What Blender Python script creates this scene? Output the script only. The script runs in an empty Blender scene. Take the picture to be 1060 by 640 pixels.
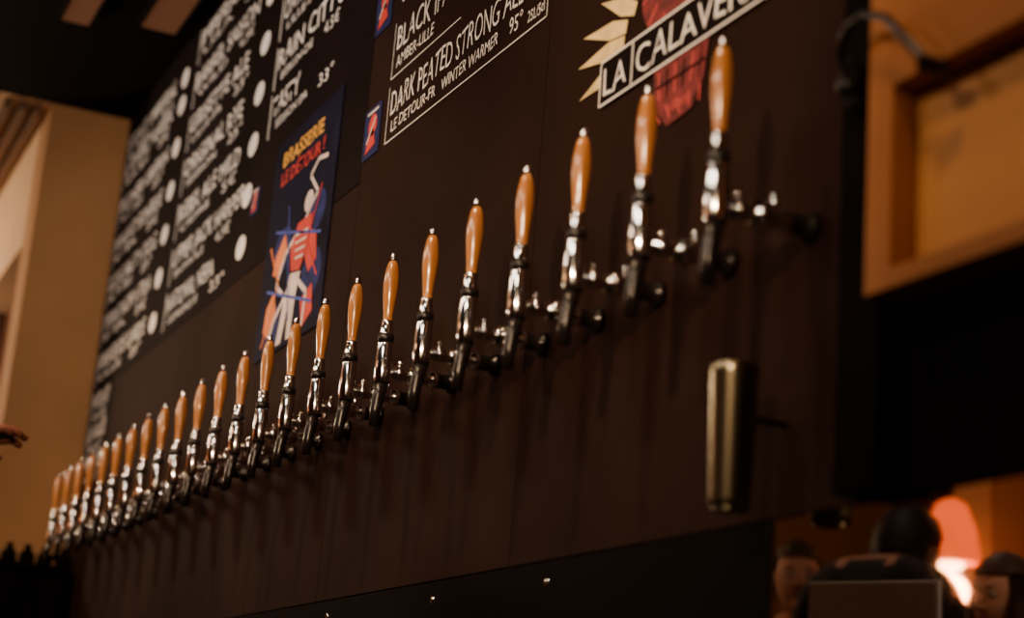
import bpy, bmesh, math, random
from mathutils import Vector, Matrix
random.seed(7)
D=bpy.data
COL=bpy.context.scene.collection

# ---------------------------------------------------------------- materials
def mat(name,c,rough=.5,metal=0,noise=0,nscale=8,bump=0,emit=None,es=0,coat=0,stretch=(1,1,1),spec=.5):
    m=D.materials.new(name); m.use_nodes=True
    nt=m.node_tree; b=nt.nodes['Principled BSDF']
    b.inputs['Base Color'].default_value=(*c,1)
    b.inputs['Roughness'].default_value=rough
    b.inputs['Metallic'].default_value=metal
    b.inputs['Specular IOR Level'].default_value=spec
    if coat: b.inputs['Coat Weight'].default_value=coat; b.inputs['Coat Roughness'].default_value=.10
    if emit: b.inputs['Emission Color'].default_value=(*emit,1); b.inputs['Emission Strength'].default_value=es
    if noise or bump:
        tc=nt.nodes.new('ShaderNodeTexCoord'); mp=nt.nodes.new('ShaderNodeMapping')
        mp.inputs['Scale'].default_value=stretch
        n=nt.nodes.new('ShaderNodeTexNoise'); n.inputs['Scale'].default_value=nscale; n.inputs['Detail'].default_value=6
        nt.links.new(tc.outputs['Object'],mp.inputs[0]); nt.links.new(mp.outputs[0],n.inputs['Vector'])
        if noise:
            r=nt.nodes.new('ShaderNodeValToRGB')
            r.color_ramp.elements[0].position=.3; r.color_ramp.elements[1].position=.7
            r.color_ramp.elements[0].color=(*[x*(1-noise) for x in c],1)
            r.color_ramp.elements[1].color=(*[min(1,x*(1+noise)) for x in c],1)
            nt.links.new(n.outputs['Fac'],r.inputs[0]); nt.links.new(r.outputs[0],b.inputs['Base Color'])
        if bump:
            bp=nt.nodes.new('ShaderNodeBump'); bp.inputs['Strength'].default_value=bump; bp.inputs['Distance'].default_value=.003
            nt.links.new(n.outputs['Fac'],bp.inputs['Height']); nt.links.new(bp.outputs[0],b.inputs['Normal'])
    return m
M_panel=mat('brown_panel',(.0180,.0078,.0060),.75,noise=.22,nscale=5,bump=.15,spec=.05)
M_chalkb=mat('chalkboard_black',(.0070,.0038,.0040),.75,noise=.3,nscale=4,bump=.1,spec=.04)
M_chalk=mat('chalk_white',(.88,.85,.83),.8,noise=.1,nscale=60)
M_tan=mat('tan_plaster',(.38,.19,.075),.8,noise=.12,nscale=3,bump=.1)
M_cream=mat('cream_paint',(.66,.44,.27),.7,noise=.08,nscale=3)
M_ceil=mat('ceiling_dark',(.003,.0015,.0015),.8,noise=.3,spec=.05)
M_dkwood=mat('dark_wood',(.09,.03,.015),.45,noise=.4,nscale=4,stretch=(1,1,.1))
M_black=mat('black_paint',(.004,.0025,.0025),.85,noise=.2,spec=.04)
M_blackgl=mat('black_glass',(.003,.002,.002),.7,spec=.03)
M_mirror=mat('mirror_glass',(.62,.56,.52),.02,1,noise=.04,nscale=2)
M_wood=mat('handle_wood',(.56,.215,.048),.22,noise=.45,nscale=60,coat=1.0,stretch=(1,1,.10))
M_chrome=mat('chrome',(.92,.90,.91),.09,1,noise=.04,nscale=40)
M_blkring=mat('black_plastic',(.012,.01,.012),.3,noise=.1)
M_box=mat('birch_box',(.70,.30,.085),.6,noise=.2,nscale=5,bump=.1,stretch=(.15,1,1),spec=.2)
M_yel=mat('chalk_yellow',(.80,.60,.26),.8,noise=.2,nscale=30)
M_red=mat('chalk_red',(.14,.013,.016),.8,noise=.6,nscale=60)
M_redl=mat('chalk_red_line',(.55,.07,.065),.8,noise=.2,nscale=60)
M_orange=mat('print_orange',(.80,.22,.06),.6,noise=.15,nscale=20,spec=.2)
M_navy=mat('print_navy',(.008,.008,.022),.7,noise=.5,nscale=9,spec=.04)
M_blue=mat('print_blue',(.05,.08,.36),.6,noise=.2,nscale=20,spec=.2)
M_bone=mat('print_bone',(.72,.60,.55),.6,noise=.2,nscale=20,spec=.2)
M_redp=mat('print_red',(.55,.04,.03),.6,noise=.2,nscale=20,spec=.2)
M_amber=mat('print_amber',(.85,.42,.06),.6,noise=.15,nscale=20,spec=.2)
M_floor=mat('floor_boards',(.07,.045,.03),.5,noise=.4,nscale=3,stretch=(.2,2,1))
M_counter=mat('counter_wood',(.12,.06,.03),.3,noise=.4,nscale=5,stretch=(.15,2,1))
M_steel=mat('brushed_steel',(.27,.23,.15),.24,1,noise=.25,nscale=60,stretch=(1,1,.05))

# ---------------------------------------------------------------- mesh helpers
def newobj(name,bm,mats,smooth=False,parent=None,loc=(0,0,0)):
    me=D.meshes.new(name); bm.to_mesh(me); bm.free()
    for m in mats: me.materials.append(m)
    if smooth:
        for p in me.polygons: p.use_smooth=True
    o=D.objects.new(name,me); COL.objects.link(o); o.location=loc
    if parent: o.parent=parent
    return o
def addbox(bm,x0,x1,y0,y1,z0,z1,mi=0,bev=0):
    r=bmesh.ops.create_cube(bm,size=1)
    vs=r['verts']
    for v in vs:
        v.co=Vector(((x0+x1)/2+v.co.x*(x1-x0),(y0+y1)/2+v.co.y*(y1-y0),(z0+z1)/2+v.co.z*(z1-z0)))
    fs=set(f for v in vs for f in v.link_faces)
    for f in fs: f.material_index=mi
    if bev:
        es=set(e for v in vs for e in v.link_edges)
        rr=bmesh.ops.bevel(bm,geom=list(es),offset=bev,segments=2,affect='EDGES',profile=.6)
        for f in rr['faces']: f.material_index=mi
def box(name,x0,x1,y0,y1,z0,z1,m,bev=0,parent=None):
    bm=bmesh.new(); addbox(bm,x0,x1,y0,y1,z0,z1,0,bev)
    return newobj(name,bm,[m],parent=parent)
def lathe(bm,prof,cx=0,cy=0,seg=20,axis='Z',org=(0,0,0)):
    rings=[]
    for h,r,mi in prof:
        ring=[]
        for i in range(seg):
            a=2*math.pi*i/seg
            if axis=='Z': co=(cx+r*math.cos(a),cy+r*math.sin(a),h)
            else: co=(org[0]+r*math.cos(a),h,org[2]+r*math.sin(a))
            ring.append(bm.verts.new(co))
        rings.append(ring)
    for k in range(len(rings)-1):
        for i in range(seg):
            j=(i+1)%seg
            f=bm.faces.new((rings[k][i],rings[k][j],rings[k+1][j],rings[k+1][i]))
            f.material_index=prof[k+1][2]; f.smooth=True
    for ring,mi in ((rings[0],prof[0][2]),(rings[-1],prof[-1][2])):
        f=bm.faces.new(ring); f.material_index=mi
def tube(bm,pts,rad,mi=0,seg=12):
    pts=[Vector(p) for p in pts]
    rings=[]
    up=Vector((.13,.21,.97)).normalized()
    for i,p in enumerate(pts):
        if i==0: t=pts[1]-p
        elif i==len(pts)-1: t=p-pts[i-1]
        else: t=(pts[i+1]-p).normalized()+(p-pts[i-1]).normalized()
        t.normalize()
        a=t.cross(up)
        if a.length<.1: a=t.cross(Vector((1,0,0)))
        a.normalize(); b=t.cross(a).normalized()
        rings.append([bm.verts.new(p+(a*math.cos(2*math.pi*k/seg)+b*math.sin(2*math.pi*k/seg))*rad[i]) for k in range(seg)])
    for k in range(len(rings)-1):
        for i in range(seg):
            j=(i+1)%seg
            f=bm.faces.new((rings[k][i],rings[k][j],rings[k+1][j],rings[k+1][i])); f.material_index=mi; f.smooth=True
    for ring in (rings[0],rings[-1]):
        f=bm.faces.new(ring); f.material_index=mi; f.smooth=True
def sphere(bm,c,r,mi=0,sc=(1,1,1),seg=14):
    q=bmesh.ops.create_uvsphere(bm,u_segments=seg,v_segments=max(6,seg//2+2),radius=r)
    for v in q['verts']:
        v.co=Vector((c[0]+v.co.x*sc[0],c[1]+v.co.y*sc[1],c[2]+v.co.z*sc[2]))
    for f in set(f for v in q['verts'] for f in v.link_faces): f.material_index=mi; f.smooth=True

# ---------------------------------------------------------------- room shell
CEIL=2.78
box('floor',-6.6,3.0,-5.0,.25,-.1,0,M_floor)
box('ceiling',-3.77,3.0,-5.0,.25,CEIL,CEIL+.1,M_ceil)
bm=bmesh.new(); addbox(bm,-6.6,-3.77,-5.0,.1,CEIL,CEIL+.1,0)
newobj('ceiling_annex',bm,[M_cream])
box('wall_back',-3.9,3.0,.012,.2,0,CEIL,M_black)
box('wall_left',-3.95,-3.77,-.24,.012,0,CEIL,M_tan)
box('wall_annex_back',-6.6,-3.95,-.24,-.1,2.37,CEIL,M_cream)
box('wall_annex_left',-6.7,-6.6,-5.0,.2,0,CEIL,M_tan)
box('wall_front',-6.6,3.0,-5.1,-5.0,0,CEIL,M_dkwood)
box('wall_right',3.0,3.1,-5.0,.25,0,CEIL,M_dkwood)
bm=bmesh.new()
addbox(bm,-6.6,-3.95,-.14,-.10,0,2.37)
for i in range(5):
    addbox(bm,-6.5+i*.52,-6.44+i*.52,-.17,-.14,0,2.37,0,.004)
newobj('door_1',bm,[M_dkwood])
bm=bmesh.new()
for y,h in ((-.275,.010),(-.315,.012),(-.365,.012),(-.45,.02),(-.62,.02),(-.82,.02),(-1.02,.02)): addbox(bm,-6.6,-3.80,y-h,y+h,CEIL-.03,CEIL,0,.003)
newobj('ceiling_beams',bm,[mat('beam_brown',(.11,.05,.025),.6,noise=.3)])
for i,(y0,y1,x0) in enumerate(((-.345,-.27,-3.06),(-.15,-.055,-2.98))):
    bm=bmesh.new(); addbox(bm,x0,x0+.9,y0,y1,CEIL-.025,CEIL,0,.004)
    addbox(bm,x0-.01,x0+.91,y0-.008,y0,CEIL-.03,CEIL,1); addbox(bm,x0-.01,x0+.91,y1,y1+.008,CEIL-.03,CEIL,1)
    newobj('ceiling_slat_glow'+('' if i==0 else '.001'),bm,[mat('slat_painted_glow',(.09,.035,.014),.7,emit=(1,.33,.14),es=.07),M_black])  # wooden slats; faint emission stands in for warm light falling on them

bm=bmesh.new()
g=.0012
def pan(x0,x1,z0,z1,mi,y0=0.0): addbox(bm,x0+g,x1-g,y0,.012,z0+g,z1-g,mi)
pan(-3.77,-3.42,1.16,1.62,0); pan(-3.42,-1.86,1.16,1.90,0)
pan(-1.86,-1.43,1.16,1.90,0); pan(-1.43,-.66,1.16,CEIL,0); pan(-.66,.09,1.16,CEIL,0)
pan(-3.77,-3.42,1.62,CEIL,1); pan(-3.42,-1.43,1.90,CEIL,1)
newobj('wall_cladding',bm,[M_panel,M_chalkb])
bm=bmesh.new()
addbox(bm,.09,3.0,-.006,.012,1.16,CEIL,0)
addbox(bm,-3.77,-.045,-.004,.012,.9,1.158,1)
for x in (-.537,-.90,-1.35,-1.9): sphere(bm,(x,-.004,1.132),.006,2,(1,.4,1),12)  # chrome beads imitating blurred light reflections in the black glass
newobj('black_wall_panel',bm,[M_black,M_blackgl,M_chrome])
bm=bmesh.new()
addbox(bm,-.045,1.1,-.003,.010,.62,1.158,0)
newobj('bar_mirror',bm,[M_mirror])

# ---------------------------------------------------------------- lettering
letter_bm=bmesh.new()
def text(s,x,z,cap,width=None,mi=0,bm=None,y=-.0022,bold=0.0,shear=0,rot=0):
    bm=letter_bm if bm is None else bm
    cu=D.curves.new('t','FONT'); cu.body=s; cu.size=1; cu.extrude=0; cu.offset=bold; cu.shear=shear; cu.resolution_u=3
    o=D.objects.new('t',cu); COL.objects.link(o)
    bpy.context.view_layer.update()
    dg=bpy.context.evaluated_depsgraph_get()
    me=D.meshes.new_from_object(o.evaluated_get(dg))
    xs=[v.co.x for v in me.vertices]; 
    x0,x1=min(xs),max(xs)
    sy=cap/.70; sx=sy*.62 if width is None else width/(x1-x0)
    for v in me.vertices:
        a=(v.co.x-x0)*sx; b=v.co.y*sy
        # hand-lettered wobble
        a2=a+cap*.035*math.sin(b/cap*4+a/cap*2.3); b2=b+cap*.05*math.sin(a/cap*2.1+x*7)+cap*.03*math.sin(a/cap*5.3)
        v.co=Vector((x+a2,y,z+b2))
    for p in me.polygons: p.material_index=mi
    bm.from_mesh(me)
    D.objects.remove(o); D.curves.remove(cu); D.meshes.remove(me)
def flat(bm,pts,y,mi):
    vs=[bm.verts.new((p[0],y,p[1])) for p in pts]
    f=bm.faces.new(vs); f.material_index=mi
def disc(bm,x,z,r,y,mi,n=20,sx=1):
    flat(bm,[(x+r*sx*math.cos(2*math.pi*i/n),z+r*math.sin(2*math.pi*i/n)) for i in range(n)],y,mi)
def line(bm,p,q,w,y,mi):
    d=Vector((q[0]-p[0],q[1]-p[1])).normalized(); n=Vector((-d.y,d.x))*w/2
    flat(bm,[(p[0]+n.x,p[1]+n.y),(q[0]+n.x,q[1]+n.y),(q[0]-n.x,q[1]-n.y),(p[0]-n.x,p[1]-n.y)],y,mi)

def row(x0,x1,z,title,sub,price,cap=.046,disc_=True,tw=.86):
    text(title,x0+.016,z,cap,(x1-x0)*tw,bold=.004)
    text(sub,x0+.05,z-.034,.019,(x1-x0)*.42,bold=.0)
    text(price,x1-(x1-x0)*.34,z-.040,.027,(x1-x0)*.18,bold=.0)
    line(letter_bm,(x0,z-.045),(x0,z+cap+.01),.006,-.0022,0)
    if disc_: disc(letter_bm,x1+.02,z+.008,.027,-.003,0,sx=1.35)
text('DARK PEATED STRONG ALE 5%',-1.295,1.983,.045,.60,bold=-.006)
text('LE DETOUR-FR',-1.285,1.950,.021,.20); text('WINTER WARMER',-1.06,1.948,.021,.22,mi=0)
text('95\u00b0',-.80,1.945,.026,.045); text('25L/5cl',-.735,1.94,.018,.055)
for a,b in (((-1.31,1.935),(-1.31,2.04)),((-1.31,1.935),(-.67,1.927)),((-.67,1.927),(-.67,1.985))): line(letter_bm,a,b,.002,-.0022,0)
text('BLACK IPA',-1.295,2.105,.045,.24,bold=-.004); text('AMBER-LILLE',-1.29,2.070,.022,.17)
text('6.5\u00b0',-.98,2.09,.04,.08)
line(letter_bm,(-1.31,2.055),(-1.31,2.16),.002,-.0022,0)
line(letter_bm,(-1.31,2.055),(-1.0,2.053),.002,-.0022,0)
text('PORTER',-1.30,2.225,.045,.20); text('BALTIC',-1.29,2.195,.02,.12)
colB=[('TASTY','SESSION IPA','33\u00b0',2.232,.36),("RAIN CITY'S",'BERLIN-DE','4.5\u20ac',2.345,.84),('OATMEAL STOUT','LILLE-FR','35\u00b0',2.462,.86),('BLONDE BIO','NORD','5\u20ac',2.58,.7)]
for t,s,p,z,tw in colB: row(-2.09,-1.58,z,t,s,p,tw=tw,disc_=(z!=2.232))
colA=[('NATIONAL NEIPA','DUNKERQUE',1.965),('UPPER JACK HARPER','BROWN ALE',2.085),('REBEL ALE MILD','CIDRE',2.205),('ORIGINAL RYE','SESSION',2.327),('GRISETTE ALE','LILLE-FR',2.449),('BARREL SAISON','WILD',2.571),('IMPERIAL IPA','USA',2.693)]
for i,(t,s,z) in enumerate(colA): row(-2.89,-2.225,z,t,s,('33\u00b0','4.5\u20ac','5\u20ac','25\u00b0')[i%4],tw=(.66,.97,.84,.80,.8,.86,.8)[i])
col0=[('PALE ALE','SAISON',1.66),('LA VALSE','BIO',1.75),('WHITE LADY','BELGE',1.845),('AMBREE DE GARDE','LILLE',1.965),('TRIPLE HOP XTRA','FR',2.085),('GOSE SALTY DOG','DE',2.205),('WHEAT SUNRISE','FR',2.327),('PILSNER URBAN','CZ',2.449),('LAMBIC KRIEK','BE',2.571),('STOUT IMPERIAL','UK',2.65)]
for i,(t,s,z) in enumerate(col0):
    x1=-3.04 if z>1.9 else -3.46
    row(-3.72,x1,z,t,s,('5\u20ac','35\u00b0')[i%2],disc_=z>1.9,tw=.86)
newobj('menu_lettering',letter_bm,[M_chalk])

def sticker(x0,x1,z0,z1,name):
    bm=bmesh.new()
    addbox(bm,x0,x1,-.0025,-.0005,z0,z1,0)
    w=x1-x0;h=z1-z0
    disc(bm,x0+.55*w,z0+.62*h,.26*w,-.0032,1); flat(bm,[(x0+.2*w,z0+.1*h),(x0+.8*w,z0+.2*h),(x0+.6*w,z0+.55*h),(x0+.35*w,z0+.5*h)],-.0032,1)
    line(bm,(x0+.15*w,z0+.9*h),(x0+.85*w,z0+.9*h),.005,-.0032,2)
    line(bm,(x0+.25*w,z0+.3*h),(x0+.75*w,z0+.75*h),.004,-.0038,2)
    newobj(name,bm,[mat(name+'_navy',(.015,.02,.08),.6,noise=.3,nscale=30,spec=.1),M_redp,M_bone])
sticker(-1.425,-1.345,1.935,2.03,'brewery_sticker'); sticker(-1.425,-1.345,2.175,2.275,'brewery_sticker.001')
sticker(-2.16,-2.105,2.03,2.09,'brewery_sticker.002')

# ---------------------------------------------------------------- brewery poster
bm=bmesh.new()
px0,px1,pz0,pz1=-1.99,-1.575,1.67,2.14
addbox(bm,px0,px1,-.003,-.0005,pz0,pz1,0)
W_=px1-px0; H_=pz1-pz0
def P(a,b): return (px0+a*W_,pz0+b*H_)
text('BRASSERIE',P(.14,0)[0],P(0,.865)[1],.030,W_*.62,mi=5,bm=bm,y=-.0036,bold=.02)
text('LE D\u00c9TOUR !',P(.14,0)[0],P(0,.775)[1],.028,W_*.66,mi=4,bm=bm,y=-.0036,bold=.02)
def poly(pts,mi,y=-.0036): flat(bm,[P(*p) for p in pts],y,mi)
def pl(pts,w,mi,y=-.0040):
    for a,b in zip(pts,pts[1:]): line(bm,P(*a),P(*b),w,y,mi)
for cxx,czz,rr in ((.3,.45,.05),(.8,.25,.05),(.25,.12,.045),(.8,.52,.04)): disc(bm,*P(cxx,czz),rr,-.0032,7,sx=1.2)
disc(bm,*P(.66,.585),.022,-.0046,3,sx=1.2)
poly([(.52,.52),(.74,.52),(.70,.38),(.62,.30),(.48,.32),(.44,.42)],2,-.0042)
poly([(.48,.31),(.64,.29),(.60,.20),(.58,.02),(.52,.02),(.50,.18),(.44,.02),(.36,.02),(.42,.20)],3,-.0042)
pl([(.60,.50),(.78,.60),(.64,.70),(.74,.75),(.88,.73)],.009,3)
pl([(.52,.48),(.36,.42),(.26,.30),(.38,.24)],.011,3)
pl([(.46,.24),(.28,.14),(.20,.02)],.012,3); pl([(.60,.26),(.76,.18),(.74,.04)],.012,3)
poly([(.20,.44),(.32,.52),(.38,.44),(.30,.34),(.18,.36)],1,-.0038)
poly([(.70,.46),(.82,.42),(.86,.30),(.76,.26),(.68,.34)],4,-.0038)
poly([(.14,.22),(.24,.28),(.30,.18),(.20,.08),(.12,.12)],1,-.0038)
poly([(.68,.16),(.84,.20),(.88,.08),(.74,.03)],4,-.0038)
pl([(.16,.56),(.90,.40)],.006,6,-.0048); pl([(.12,.30),(.86,.12)],.006,6,-.0048); pl([(.34,.64),(.52,.10)],.005,6,-.0048)
pl([(.84,.62),(.70,.40),(.90,.22)],.005,4,-.0048); pl([(.10,.50),(.30,.30),(.12,.05)],.006,1,-.0048)
for k in range(4): pl([(.50+.01*k,.47-.035*k),(.69-.01*k,.46-.035*k)],.005,3,-.0048)
newobj('brewery_poster',bm,[M_navy,M_orange,M_redp,M_bone,M_redp,M_amber,M_blue,mat('print_deepblue',(.018,.025,.11),.7,noise=.5,nscale=30,spec=.1)])

# ---------------------------------------------------------------- logo
bm=bmesh.new()
cx,cz=-.30,1.765
def spike(tip,c,frac,w,y,mi):
    tip=Vector(tip);c=Vector(c);b=tip+(c-tip)*frac;d=(tip-b).normalized();n=Vector((-d.y,d.x))
    mid=b+(tip-b)*.35
    flat(bm,[tuple(b+n*w*.7),tuple(b-n*w*.7),tuple(mid-n*w),tuple(tip),tuple(mid+n*w)],y,mi)
for k,t in enumerate(((-.545,1.757),(-.555,1.805),(-.545,1.845),(-.50,1.878),(-.435,1.915),(-.36,1.94),(-.28,1.95),(-.20,1.94),(-.12,1.90))):
    spike(t,(-.31,1.79),.52,.0125,-.0022,1)
n=26
flat(bm,[(cx+.0+.085*math.cos(2*math.pi*i/n),cz+.075+.075*math.sin(2*math.pi*i/n)) for i in range(n)],-.0024,2)
flat(bm,[(cx-.045,cz-.03),(cx+.085,cz-.03),(cx+.075,cz-.085),(cx+.05,cz-.115),(cx-.005,cz-.12),(cx-.035,cz-.09)],-.0024,2)
disc(bm,cx-.03,cz+.075,.022,-.0030,3); disc(bm,cx+.04,cz+.075,.022,-.0030,3)
for k in range(12):
    a=2*math.pi*k/12; line(bm,(cx+.05*math.cos(a),cz+.075+.05*math.sin(a)),(cx+.082*math.cos(a+.15),cz+.075+.072*math.sin(a+.15)),.003,-.0030,4)
for k in range(6): line(bm,(cx-.03+k*.02,cz-.045),(cx-.026+k*.018,cz-.082),.0035,-.0030,3 if k%2 else 4)
line(bm,(cx-.036,cz-.064),(cx+.078,cz-.064),.0035,-.0032,3)
for k in range(5): line(bm,(cx-.035+k*.026,cz-.092),(cx-.020+k*.022,cz-.112),.003,-.0030,4)
text('skate',cx+.0,cz-.105,.014,.05,mi=4,bm=bm,y=-.0034)
bx0,bx1,bz0,bz1=-.482,-.085,1.727,1.787
flat(bm,[(bx0,bz0),(bx1,bz0),(bx1,bz1),(bx0,bz1)],-.0040,3)
for a,b in (((bx0,bz0),(bx1,bz0)),((bx0,bz1),(bx1,bz1)),((bx0,bz0),(bx0,bz1)),((bx1,bz0),(bx1,bz1)),((-.398,bz0),(-.398,bz1))): line(bm,a,b,.003,-.0046,0)
text('LA',-.472,1.738,.038,.060,bm=bm,y=-.0046,bold=-.006); text('CALAVERA',-.388,1.738,.038,.285,bm=bm,y=-.0046,bold=-.006)
newobj('skull_bar_logo',bm,[M_chalk,M_yel,M_red,M_chalkb,M_redl])

# ---------------------------------------------------------------- beer taps
bm=bmesh.new()
AY=-.11
prof=[(0,.0006,1),(-.0008,.003,1),(-.004,.0044,1),(-.008,.0040,1),(-.0095,.0034,1),(-.010,.0052,1),(-.0125,.0052,1),
 (-.0125,.0056,0),(-.018,.0078,0),(-.028,.0098,0),(-.040,.0108,0),(-.050,.0109,0),(-.062,.0102,0),(-.078,.0085,0),(-.090,.0072,0),(-.098,.0068,0),(-.101,.0070,0),
 (-.101,.0080,1),(-.104,.0082,1),(-.106,.0078,1),(-.120,.0096,1),(-.122,.0100,1),
 (-.122,.0114,2),(-.133,.0114,2),
 (-.133,.0102,1),(-.136,.0108,1),(-.150,.0114,1),(-.160,.0120,1),(-.184,.0120,1),(-.190,.0110,1),(-.194,.0095,3)]
lathe(bm,prof,0,AY,22)
tube(bm,[(0,AY,-.190),(0,AY-.003,-.210),(0,AY-.006,-.230),(0,AY-.007,-.254)],[.0094,.0086,.0078,.0070],3,16)
zs=-.175
lathe(bm,[(AY,.0085,1),(-.092,.0085,1),(-.092,.0105,1),(-.084,.0105,1),(-.082,.0085,1),(-.068,.0085,1),(-.068,.0130,1),(-.066,.0140,1),(-.054,.0140,1),(-.052,.0125,1),(-.052,.0095,1),(-.040,.0095,1),(-.038,.0115,1),(-.030,.0125,1),(-.028,.0105,3),(-.010,.0105,3),(-.008,.0150,3),(-.002,.0155,3)],axis='Y',org=(0,0,zs),seg=20)
for k in range(8):
    a=math.pi*2*k/8
    sphere(bm,(.0134*math.cos(a),-.060,zs+.0134*math.sin(a)),.0024,1,(1,2.2,1),8)
tube(bm,[(0,-.045,zs+.006),(0,-.045,zs+.017),(.001,-.046,zs+.022)],[.0042,.0034,.003],1,10)
sphere(bm,(.001,-.046,zs+.0235),.0048,1,(1,1,.8),12)
tube(bm,[(0,-.086,zs+.008),(-.003,-.084,zs+.016)],[.0038,.0028],1,10)
sphere(bm,(-.003,-.084,zs+.017),.0038,1,seg=12)
me=D.meshes.new('beer_tap'); bmesh.ops.recalc_face_normals(bm,faces=bm.faces); bm.to_mesh(me); bm.free()
M_spout=mat('spout_black',(.016,.012,.012),.25,.2)
for m in (M_wood,M_chrome,M_blkring,M_spout): me.materials.append(m)
for i in range(24):
    o=D.objects.new('beer_tap' if i==0 else 'beer_tap.%03d'%i,me); COL.objects.link(o)
    o.location=(-.15*i,0,1.616)
    o.rotation_euler=(0,random.uniform(-.012,.012),0)

# ---------------------------------------------------------------- right side
bm=bmesh.new()
X0,X1,Z0,Z1=.17,.85,1.322,1.64
addbox(bm,X0,X1,-.018,-.006,Z0,Z1,0)
addbox(bm,X0,X0+.035,-.06,-.018,Z0,Z1,0,.002)
addbox(bm,X1-.035,X1,-.06,-.018,Z0,Z1,0,.002)
addbox(bm,X0+.035,X1-.035,-.06,-.018,Z0,Z0+.018,0,.002)
addbox(bm,X0+.035,X1-.035,-.06,-.018,1.505,Z1,0,.002)
addbox(bm,X0+.037,X1-.037,-.034,-.018,Z0+.02,1.503,1,.002)
newobj('wooden_display_box',bm,[mat('birch_frame',(.40,.14,.035),.6,noise=.25,nscale=5,stretch=(.2,1,1),spec=.2),M_box])
bm=bmesh.new()
addbox(bm,.092,.155,-.034,-.006,1.162,CEIL,0,.003)
newobj('trim_1',bm,[M_black])
bm=bmesh.new()
tube(bm,[(.13,-.055,1.535),(.145,-.075,1.555),(.17,-.085,1.568),(.20,-.088,1.568),(.232,-.088,1.552),(.255,-.085,1.525),(.268,-.075,1.503),(.285,-.066,1.494)],[.004]*8,0,12)
sphere(bm,(.125,-.050,1.535),.012,0); tube(bm,[(.268,-.078,1.500),(.286,-.066,1.490)],[.008,.0075],0,12)
tube(bm,[(.125,-.044,1.515),(.125,-.050,1.56)],[.008,.008],0,12)
newobj('lamp_arm_bracket',bm,[M_blkring])
bm=bmesh.new()
TX,TY=-.035,-.06
lathe(bm,[(1.159,.017,0),(1.161,.0195,0),(1.168,.0200,0),(1.290,.0235,0),(1.298,.0245,0),(1.299,.0235,0),(1.290,.0222,0),(1.172,.018,0)],TX,TY,32)
tube(bm,[(TX,TY+.019,1.25),(TX,-.001,1.25)],[.003,.003],1,10)
newobj('steel_tumbler',bm,[M_steel,M_black])

bm=bmesh.new()
addbox(bm,-3.769,-3.60,-.30,-.03,0,1.36,0,.004); addbox(bm,-3.769,-3.59,-.32,-.015,1.36,1.38,0,.003)
for k in range(4): addbox(bm,-3.60,-3.592,-.29+k*.064,-.235+k*.064,.3,1.30,0,.002)
newobj('back_bar_cabinet',bm,[M_black])
bm=bmesh.new()
for k in range(6):
    lathe(bm,[(1.381,.020,0),(1.385,.022,0),(1.41,.022,0),(1.425,.010,0),(1.435,.009,0),(1.438,.010,0)],-3.68,-.28+k*.05,14)
newobj('small_bottles',bm,[M_blackgl])

# ---------------------------------------------------------------- bar counter, screen, pendant, pillar
bm=bmesh.new()
addbox(bm,-3.4,-.5,-1.52,-1.08,1.06,1.10,0,.008); addbox(bm,-3.35,-.55,-1.47,-1.15,0,1.06,1)
for k in range(6): addbox(bm,-3.3+k*.47,-2.9+k*.47,-1.49,-1.47,.15,.95,1,.01)
newobj('bar_counter',bm,[M_counter,M_dkwood])
bm=bmesh.new()
addbox(bm,-.15,.15,-.008,.008,0.05,.25,0,.004); addbox(bm,-.143,.143,.008,.0095,.056,.243,1)
tube(bm,[(0,-.01,.12),(0,-.05,.025),(0,-.03,.014)],[.012,.012,.012],0,10); addbox(bm,-.09,.09,-.10,.06,0.003,.012,0,.004)
o=newobj('till_screen',bm,[mat('till_rim',(.60,.54,.50),.35,noise=.1),mat('till_glass',(.012,.006,.004),.4,noise=.1,emit=(.6,.25,.13),es=.06,spec=.2)])
o.location=(-1.60,-1.25,1.10); o.rotation_euler=(0,0,-math.radians(25))
bm=bmesh.new()
lathe(bm,[(1.76,.095,0),(1.78,.105,0),(1.88,.09,0),(1.97,.055,0),(1.99,.02,0)],-3.62,-3.05,24)
sphere(bm,(-3.62,-3.05,1.775),.050,1)
tube(bm,[(-3.62,-3.05,1.99),(-3.62,-3.05,CEIL)],[.006,.006],2,8)
newobj('pendant_lamp',bm,[mat('shade_orange',(.8,.14,.02),.6,noise=.1,emit=(1,.11,.012),es=1.8),mat('bulb',(1,.8,.6),.5,emit=(1,.5,.22),es=24),M_black])
box('room_pillar',-4.0,-3.77,-3.75,-3.35,0,CEIL,M_tan)

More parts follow.
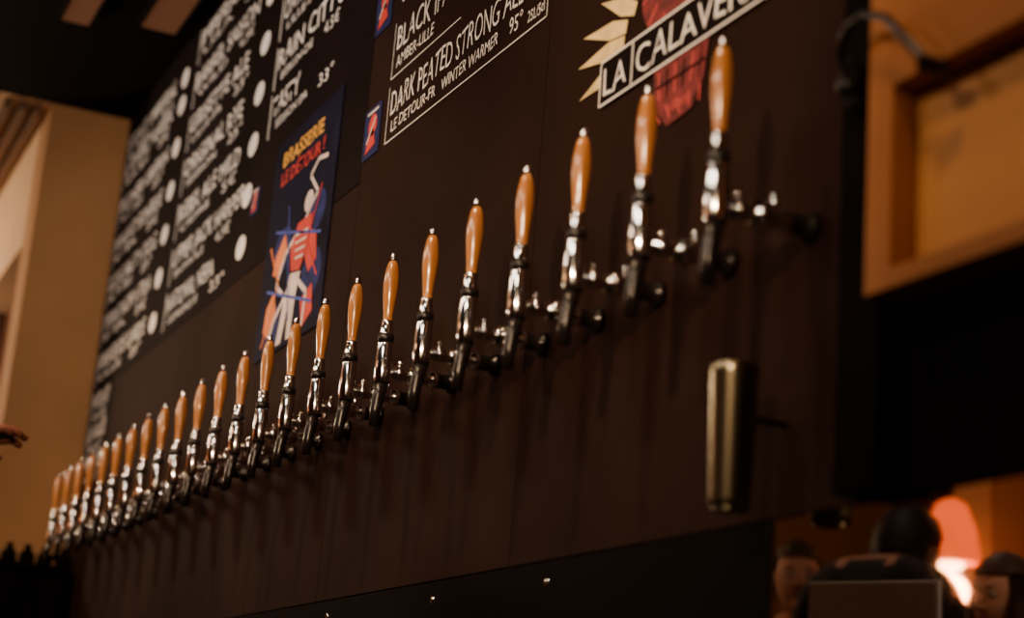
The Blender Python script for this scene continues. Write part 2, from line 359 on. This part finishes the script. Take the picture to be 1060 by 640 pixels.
# ---------------------------------------------------------------- people
def skinmesh(verts,edges,radii,root=0,sub=2):
    me=D.meshes.new('sk'); me.from_pydata([Vector(v) for v in verts],edges,[]); me.update()
    o=D.objects.new('sk',me); COL.objects.link(o)
    md=o.modifiers.new('s','SKIN'); md.use_smooth_shade=True
    for i,r in enumerate(radii):
        s=me.skin_vertices[0].data[i]; s.radius=(r[0],r[1]) if isinstance(r,tuple) else (r,r); s.use_root=(i==root)
    sb=o.modifiers.new('u','SUBSURF'); sb.levels=sub; sb.render_levels=sub
    bpy.context.view_layer.update()
    dg=bpy.context.evaluated_depsgraph_get()
    out=D.meshes.new_from_object(o.evaluated_get(dg))
    D.objects.remove(o)
    return out
def human(name,loc,rotz,H,shirt,trous,skin,hairc,rh=None,lh=None,hair='short',headyaw=0,hunch=0):
    s=H/1.76
    ms=[mat(name+'_shirt',shirt,.85,noise=.2,nscale=12,bump=.2,spec=.2),mat(name+'_trousers',trous,.85,noise=.2),mat(name+'_skin',skin,.65,noise=.06,spec=.25),mat(name+'_hair',hairc,.6,noise=.3,nscale=30,spec=.2),mat(name+'_eye',(.34,.27,.23),.4,spec=.3),mat(name+'_iris',(.03,.02,.015),.3),mat(name+'_lips',(.30,.10,.08),.5),mat(name+'_shoe',(.02,.015,.012),.4)]
    root=D.objects.new(name,None); COL.objects.link(root); root.location=loc; root.rotation_euler=(0,0,rotz); root.scale=(s,s,s)
    rE,rWr=rh if rh else ((-.25,.01,1.14),(-.25,-.10,.90))
    lE,lWr=lh if lh else ((.25,.01,1.14),(.25,-.10,.90))
    V=[(0,0,.96),(0,0,1.08),(0,-.005,1.22),(0,0,1.38),(0,.01-hunch*.4,1.47-hunch*.3),(0,.005-hunch*.8,1.545-hunch*.9),
       (-.10,0,1.42),(-.185,0,1.405),rE,rWr,(.10,0,1.42),(.185,0,1.405),lE,lWr,
       (-.09,0,.90),(-.105,-.01,.50),(-.11,.02,.10),(-.11,-.09,.045),(-.115,-.16,.035),
       (.09,0,.90),(.105,-.01,.50),(.11,.02,.10),(.11,-.09,.045),(.115,-.16,.035)]
    E=[(0,1),(1,2),(2,3),(3,4),(4,5),(3,6),(6,7),(7,8),(8,9),(3,10),(10,11),(11,12),(12,13),(0,14),(14,15),(15,16),(16,17),(17,18),(0,19),(19,20),(20,21),(21,22),(22,23)]
    Rr=[(.15,.11),(.135,.10),(.15,.11),(.155,.11),(.085,.075),.056,.08,.068,.047,.032,.08,.068,.047,.032,.092,.062,.043,.04,.03,.092,.062,.043,.04,.03]
    me=skinmesh(V,E,Rr)
    for m in ms: me.materials.append(m)
    def seg(p,a,b):
        a=Vector(a);b=Vector(b);t=max(0,min(1,(p-a).dot(b-a)/(b-a).length_squared)); return (a+(b-a)*t-p).length,t
    for p in me.polygons:
        c=p.center; p.use_smooth=True
        mi=0 if c.z>.93 else 1
        if c.z<.075: mi=7
        if c.z>1.495-hunch*.2 and abs(c.x)<.09: mi=2
        for a,b in ((rE,rWr),(lE,lWr)):
            d,t=seg(c,a,b)
            if d<.06: mi=2 if t>.82 else 0
        p.material_index=mi
    o=D.objects.new('body',me); COL.objects.link(o); o.parent=root
    bm=bmesh.new()
    q=bmesh.ops.create_uvsphere(bm,u_segments=32,v_segments=24,radius=1)
    for v in q['verts']:
        x,y,z=v.co
        w=.076; 
        if z<0: w*=1-.30*(-z)**1.5
        yy=y*.096
        if z<-.1 and y<0: yy*=1+.06*(-z)
        if y<0: yy*=.94; 
        v.co=Vector((x*w,yy,z*.118))
        for sx in (-1,1):
            d=(Vector((v.co.x-sx*.031,0,v.co.z-.008))).length
            if y<0 and d<.024: v.co.y+=.009*(1-d/.024)
    for f in bm.faces: f.material_index=2; f.smooth=True
    for sx in (-1,1):
        sphere(bm,(sx*.031,-.076,.008),.0115,4,(1,1,.75),12); sphere(bm,(sx*.031,-.0855,.008),.0055,5,seg=8)
        sphere(bm,(sx*.031,-.085,.028),.016,3,(1,.35,.16),10)
        sphere(bm,(sx*.077,.006,0),.028,2,(.35,.6,1),12)
    tube(bm,[(0,-.086,.022),(0,-.098,-.004),(0,-.111,-.024),(0,-.098,-.034)],[.007,.009,.013,.008],2,10)
    sphere(bm,(-.012,-.096,-.028),.008,2,seg=8); sphere(bm,(.012,-.096,-.028),.008,2,seg=8)
    sphere(bm,(0,-.083,-.054),.022,6,(1,.42,.20),12); sphere(bm,(0,-.082,-.062),.019,6,(1,.45,.26),12)
    sphere(bm,(0,-.070,-.092),.024,2,(1,.8,.8),12)
    q=bmesh.ops.create_uvsphere(bm,u_segments=32,v_segments=20,radius=1)
    dele=[]
    for v in q['verts']:
        x,y,z=v.co
        bump=1+.03*math.sin(x*17+z*9)*math.cos(y*13)
        v.co=Vector((x*.088*bump,(y*.108+.008)*bump,z*.122*bump+.014))
        if (y<-.25 and z<.42) or (z<-.75 ) or (y<.15 and z<-.05): dele.append(v)
    fs=set(f for v in q['verts'] for f in v.link_faces)
    for f in fs: f.material_index=3; f.smooth=True
    bmesh.ops.delete(bm,geom=dele,context='VERTS')
    if hair=='long':
        for k in range(15):
            a=math.radians(-25+k*(230/14)); ca,sa=math.cos(a),math.sin(a)
            tube(bm,[(.070*ca,.082*sa+.005,.06),(.088*ca,.100*sa+.008,-.02),(.092*ca,.098*sa+.01,-.10),(.10*ca,.085*sa+.02,-.18),(.09*ca,.08*sa+.025,-.25)],[.016,.022,.024,.022,.006],3,8)
    h=newobj('head',bm,ms,parent=root,loc=(0,-.012-hunch*.9,1.645-hunch)); h.rotation_euler=(hunch*2.5,0,headyaw)
    for side,(e,w) in (('r',(rE,rWr)),('l',(lE,lWr))):
        e=Vector(e);w=Vector(w); d=(w-e).normalized()
        sx=-1 if side=='r' else 1
        a=d.cross(Vector((0,0,1)) if abs(d.z)<.8 else Vector((0,-1,0)));a.normalize()
        nrm=a.cross(d).normalized()
        if nrm.z>0 and abs(d.z)<.8: nrm=-nrm
        bm=bmesh.new()
        tube(bm,[w-d*.03,w+d*.01],[.028,.026],2,12)
        q=bmesh.ops.create_uvsphere(bm,u_segments=18,v_segments=12,radius=1)
        for v in q['verts']:
            c=v.co.copy()
            for i in range(3): c[i]=math.copysign(abs(c[i])**.7,c[i])
            v.co=w+d*.052+a*c.x*.043+nrm*c.y*.017+d*c.z*.050
        for k in range(4):
            off=(-.030+.020*k); L=(.072,.082,.076,.060)[k]
            if sx<0: off=-off
            b0=w+d*(.090-.004*abs(k-1))+a*off
            p1=b0+d*L*.42+nrm*L*.12; p2=p1+d*L*.20+nrm*L*.32; p3=p2-d*L*.06+nrm*L*.30
            tube(bm,[b0-d*.02,b0,p1,p2,p3],[.0105,.0108,.0098,.0090,.0062],2,10)
        b0=w+d*.035-a*.038*(1 if sx>0 else -1)
        o2=-a*(1 if sx>0 else -1)
        tube(bm,[b0-o2*.01,b0+o2*.014+d*.016,b0+o2*.022+d*.042+nrm*.012,b0+o2*.012+d*.062+nrm*.024],[.014,.0135,.0115,.007],2,10)
        for f in bm.faces: f.material_index=2; f.smooth=True
        newobj('hand_'+side,bm,ms,parent=root)
    return root
def face(dx,dy): return math.atan2(dy,dx)+math.pi/2
human('bar_patron',(-2.57,-1.97,0),face(-.3,-1),1.85,(.012,.010,.012),(.02,.02,.03),(.30,.14,.09),(.010,.006,.005),
      rh=((-.27,.0,1.15),(-.15,-.24,1.18)),lh=((.27,.0,1.15),(.16,-.24,1.16)),hunch=.13)
human('bar_patron.001',(-3.36,-2.23,0),face(1,.5),1.70,(.10,.05,.04),(.03,.03,.04),(.42,.19,.12),(.04,.025,.015))
human('bar_patron.002',(-1.84,-1.80,0),face(.1,1),1.48,(.05,.03,.03),(.02,.02,.03),(.60,.29,.18),(.05,.025,.015),hair='long')
human('bartender',(-2.45,-.82,0),face(.25,1),1.80,(.03,.025,.03),(.02,.02,.03),(.20,.065,.04),(.03,.02,.015),
      rh=((-.20,-.26,1.17),(-.13,-.35,1.37)),lh=((.26,.01,1.14),(.22,-.16,.98)),headyaw=.3)

# ---------------------------------------------------------------- lights
def light(name,kind,loc,en,col,target=None,size=.1,angle=60,blend=.5):
    l=D.lights.new(name,kind); l.energy=en; l.color=col
    if kind=='SPOT': l.spot_size=math.radians(angle); l.spot_blend=blend; l.shadow_soft_size=size
    elif kind=='POINT': l.shadow_soft_size=size
    elif kind=='AREA': l.shape='DISK'; l.size=size
    o=D.objects.new(name,l); COL.objects.link(o); o.location=loc
    if target is not None:
        o.rotation_euler=(Vector(target)-Vector(loc)).to_track_quat('-Z','Y').to_euler()
    return o
WARM=(1,.66,.38)
light('key_spot','SPOT',(1.0,-1.3,1.80),125,WARM,(-1.3,0,1.48),.035,62,.9)
for i,x in enumerate((-.5,-1.4,-2.3,-3.2)):
    light('ceiling_spot' if i==0 else 'ceiling_spot.%03d'%i,'SPOT',(x+.3,-1.0,2.7),68,WARM,(x,-.02,1.34),.08,54,.9)
for i,x in enumerate((-1.9,-3.1)):
    light('menu_fill' if i==0 else 'menu_fill.%03d'%i,'SPOT',(x+.6,-1.5,2.6),(66,50)[i],(1,.82,.66),(x,0,2.3),.04,60,.9)  # added fill that lifts the dim menu lettering
for i,x in enumerate((.6,-.9,-2.4)):
    light('chrome_fill_light' if i==0 else 'chrome_fill_light.%03d'%i,'AREA',(x,-1.9,2.4),8,(1,.80,.62),(x-.6,0,1.5),.22)  # added soft sources that brighten chrome and wall; no fixtures here
light('box_spot','SPOT',(.75,-.75,2.5),22,(1,.62,.32),(.5,0,1.45),.08,40,.6)
light('annex_light','POINT',(-4.9,-1.2,2.2),58,(1,.74,.48),size=.12)
light('patron_light','POINT',(-2.9,-3.2,2.3),9,(1,.45,.22),size=.1)
light('patron_face_fill','POINT',(-1.8,-1.2,2.1),4.5,(1,.6,.35),size=.06)  # added fill to brighten the long-haired patron's face
light('pendant_glow','POINT',(-3.62,-3.05,1.66),10,(1,.32,.12),size=.06)

w=D.worlds.new('world'); bpy.context.scene.world=w; w.use_nodes=True
w.node_tree.nodes['Background'].inputs[0].default_value=(.5,.32,.25,1)
w.node_tree.nodes['Background'].inputs[1].default_value=.015

# ---------------------------------------------------------------- camera
R=Vector((0.4187,0.9049,0.0758)).normalized()
F=Vector((-0.8842,0.3871,0.2617)).normalized()
U=R.cross(F).normalized(); R=F.cross(U).normalized()
cd=D.cameras.new('camera'); cam=D.objects.new('camera',cd); COL.objects.link(cam)
cam.matrix_world=Matrix((( R.x,U.x,-F.x,1.357),(R.y,U.y,-F.y,-.907),(R.z,U.z,-F.z,.9),(0,0,0,1)))
cd.sensor_width=36; cd.lens=1795/1060*36; cd.clip_start=.02
cd.dof.use_dof=True; cd.dof.focus_distance=2.65; cd.dof.aperture_fstop=2.7
bpy.context.scene.camera=cam
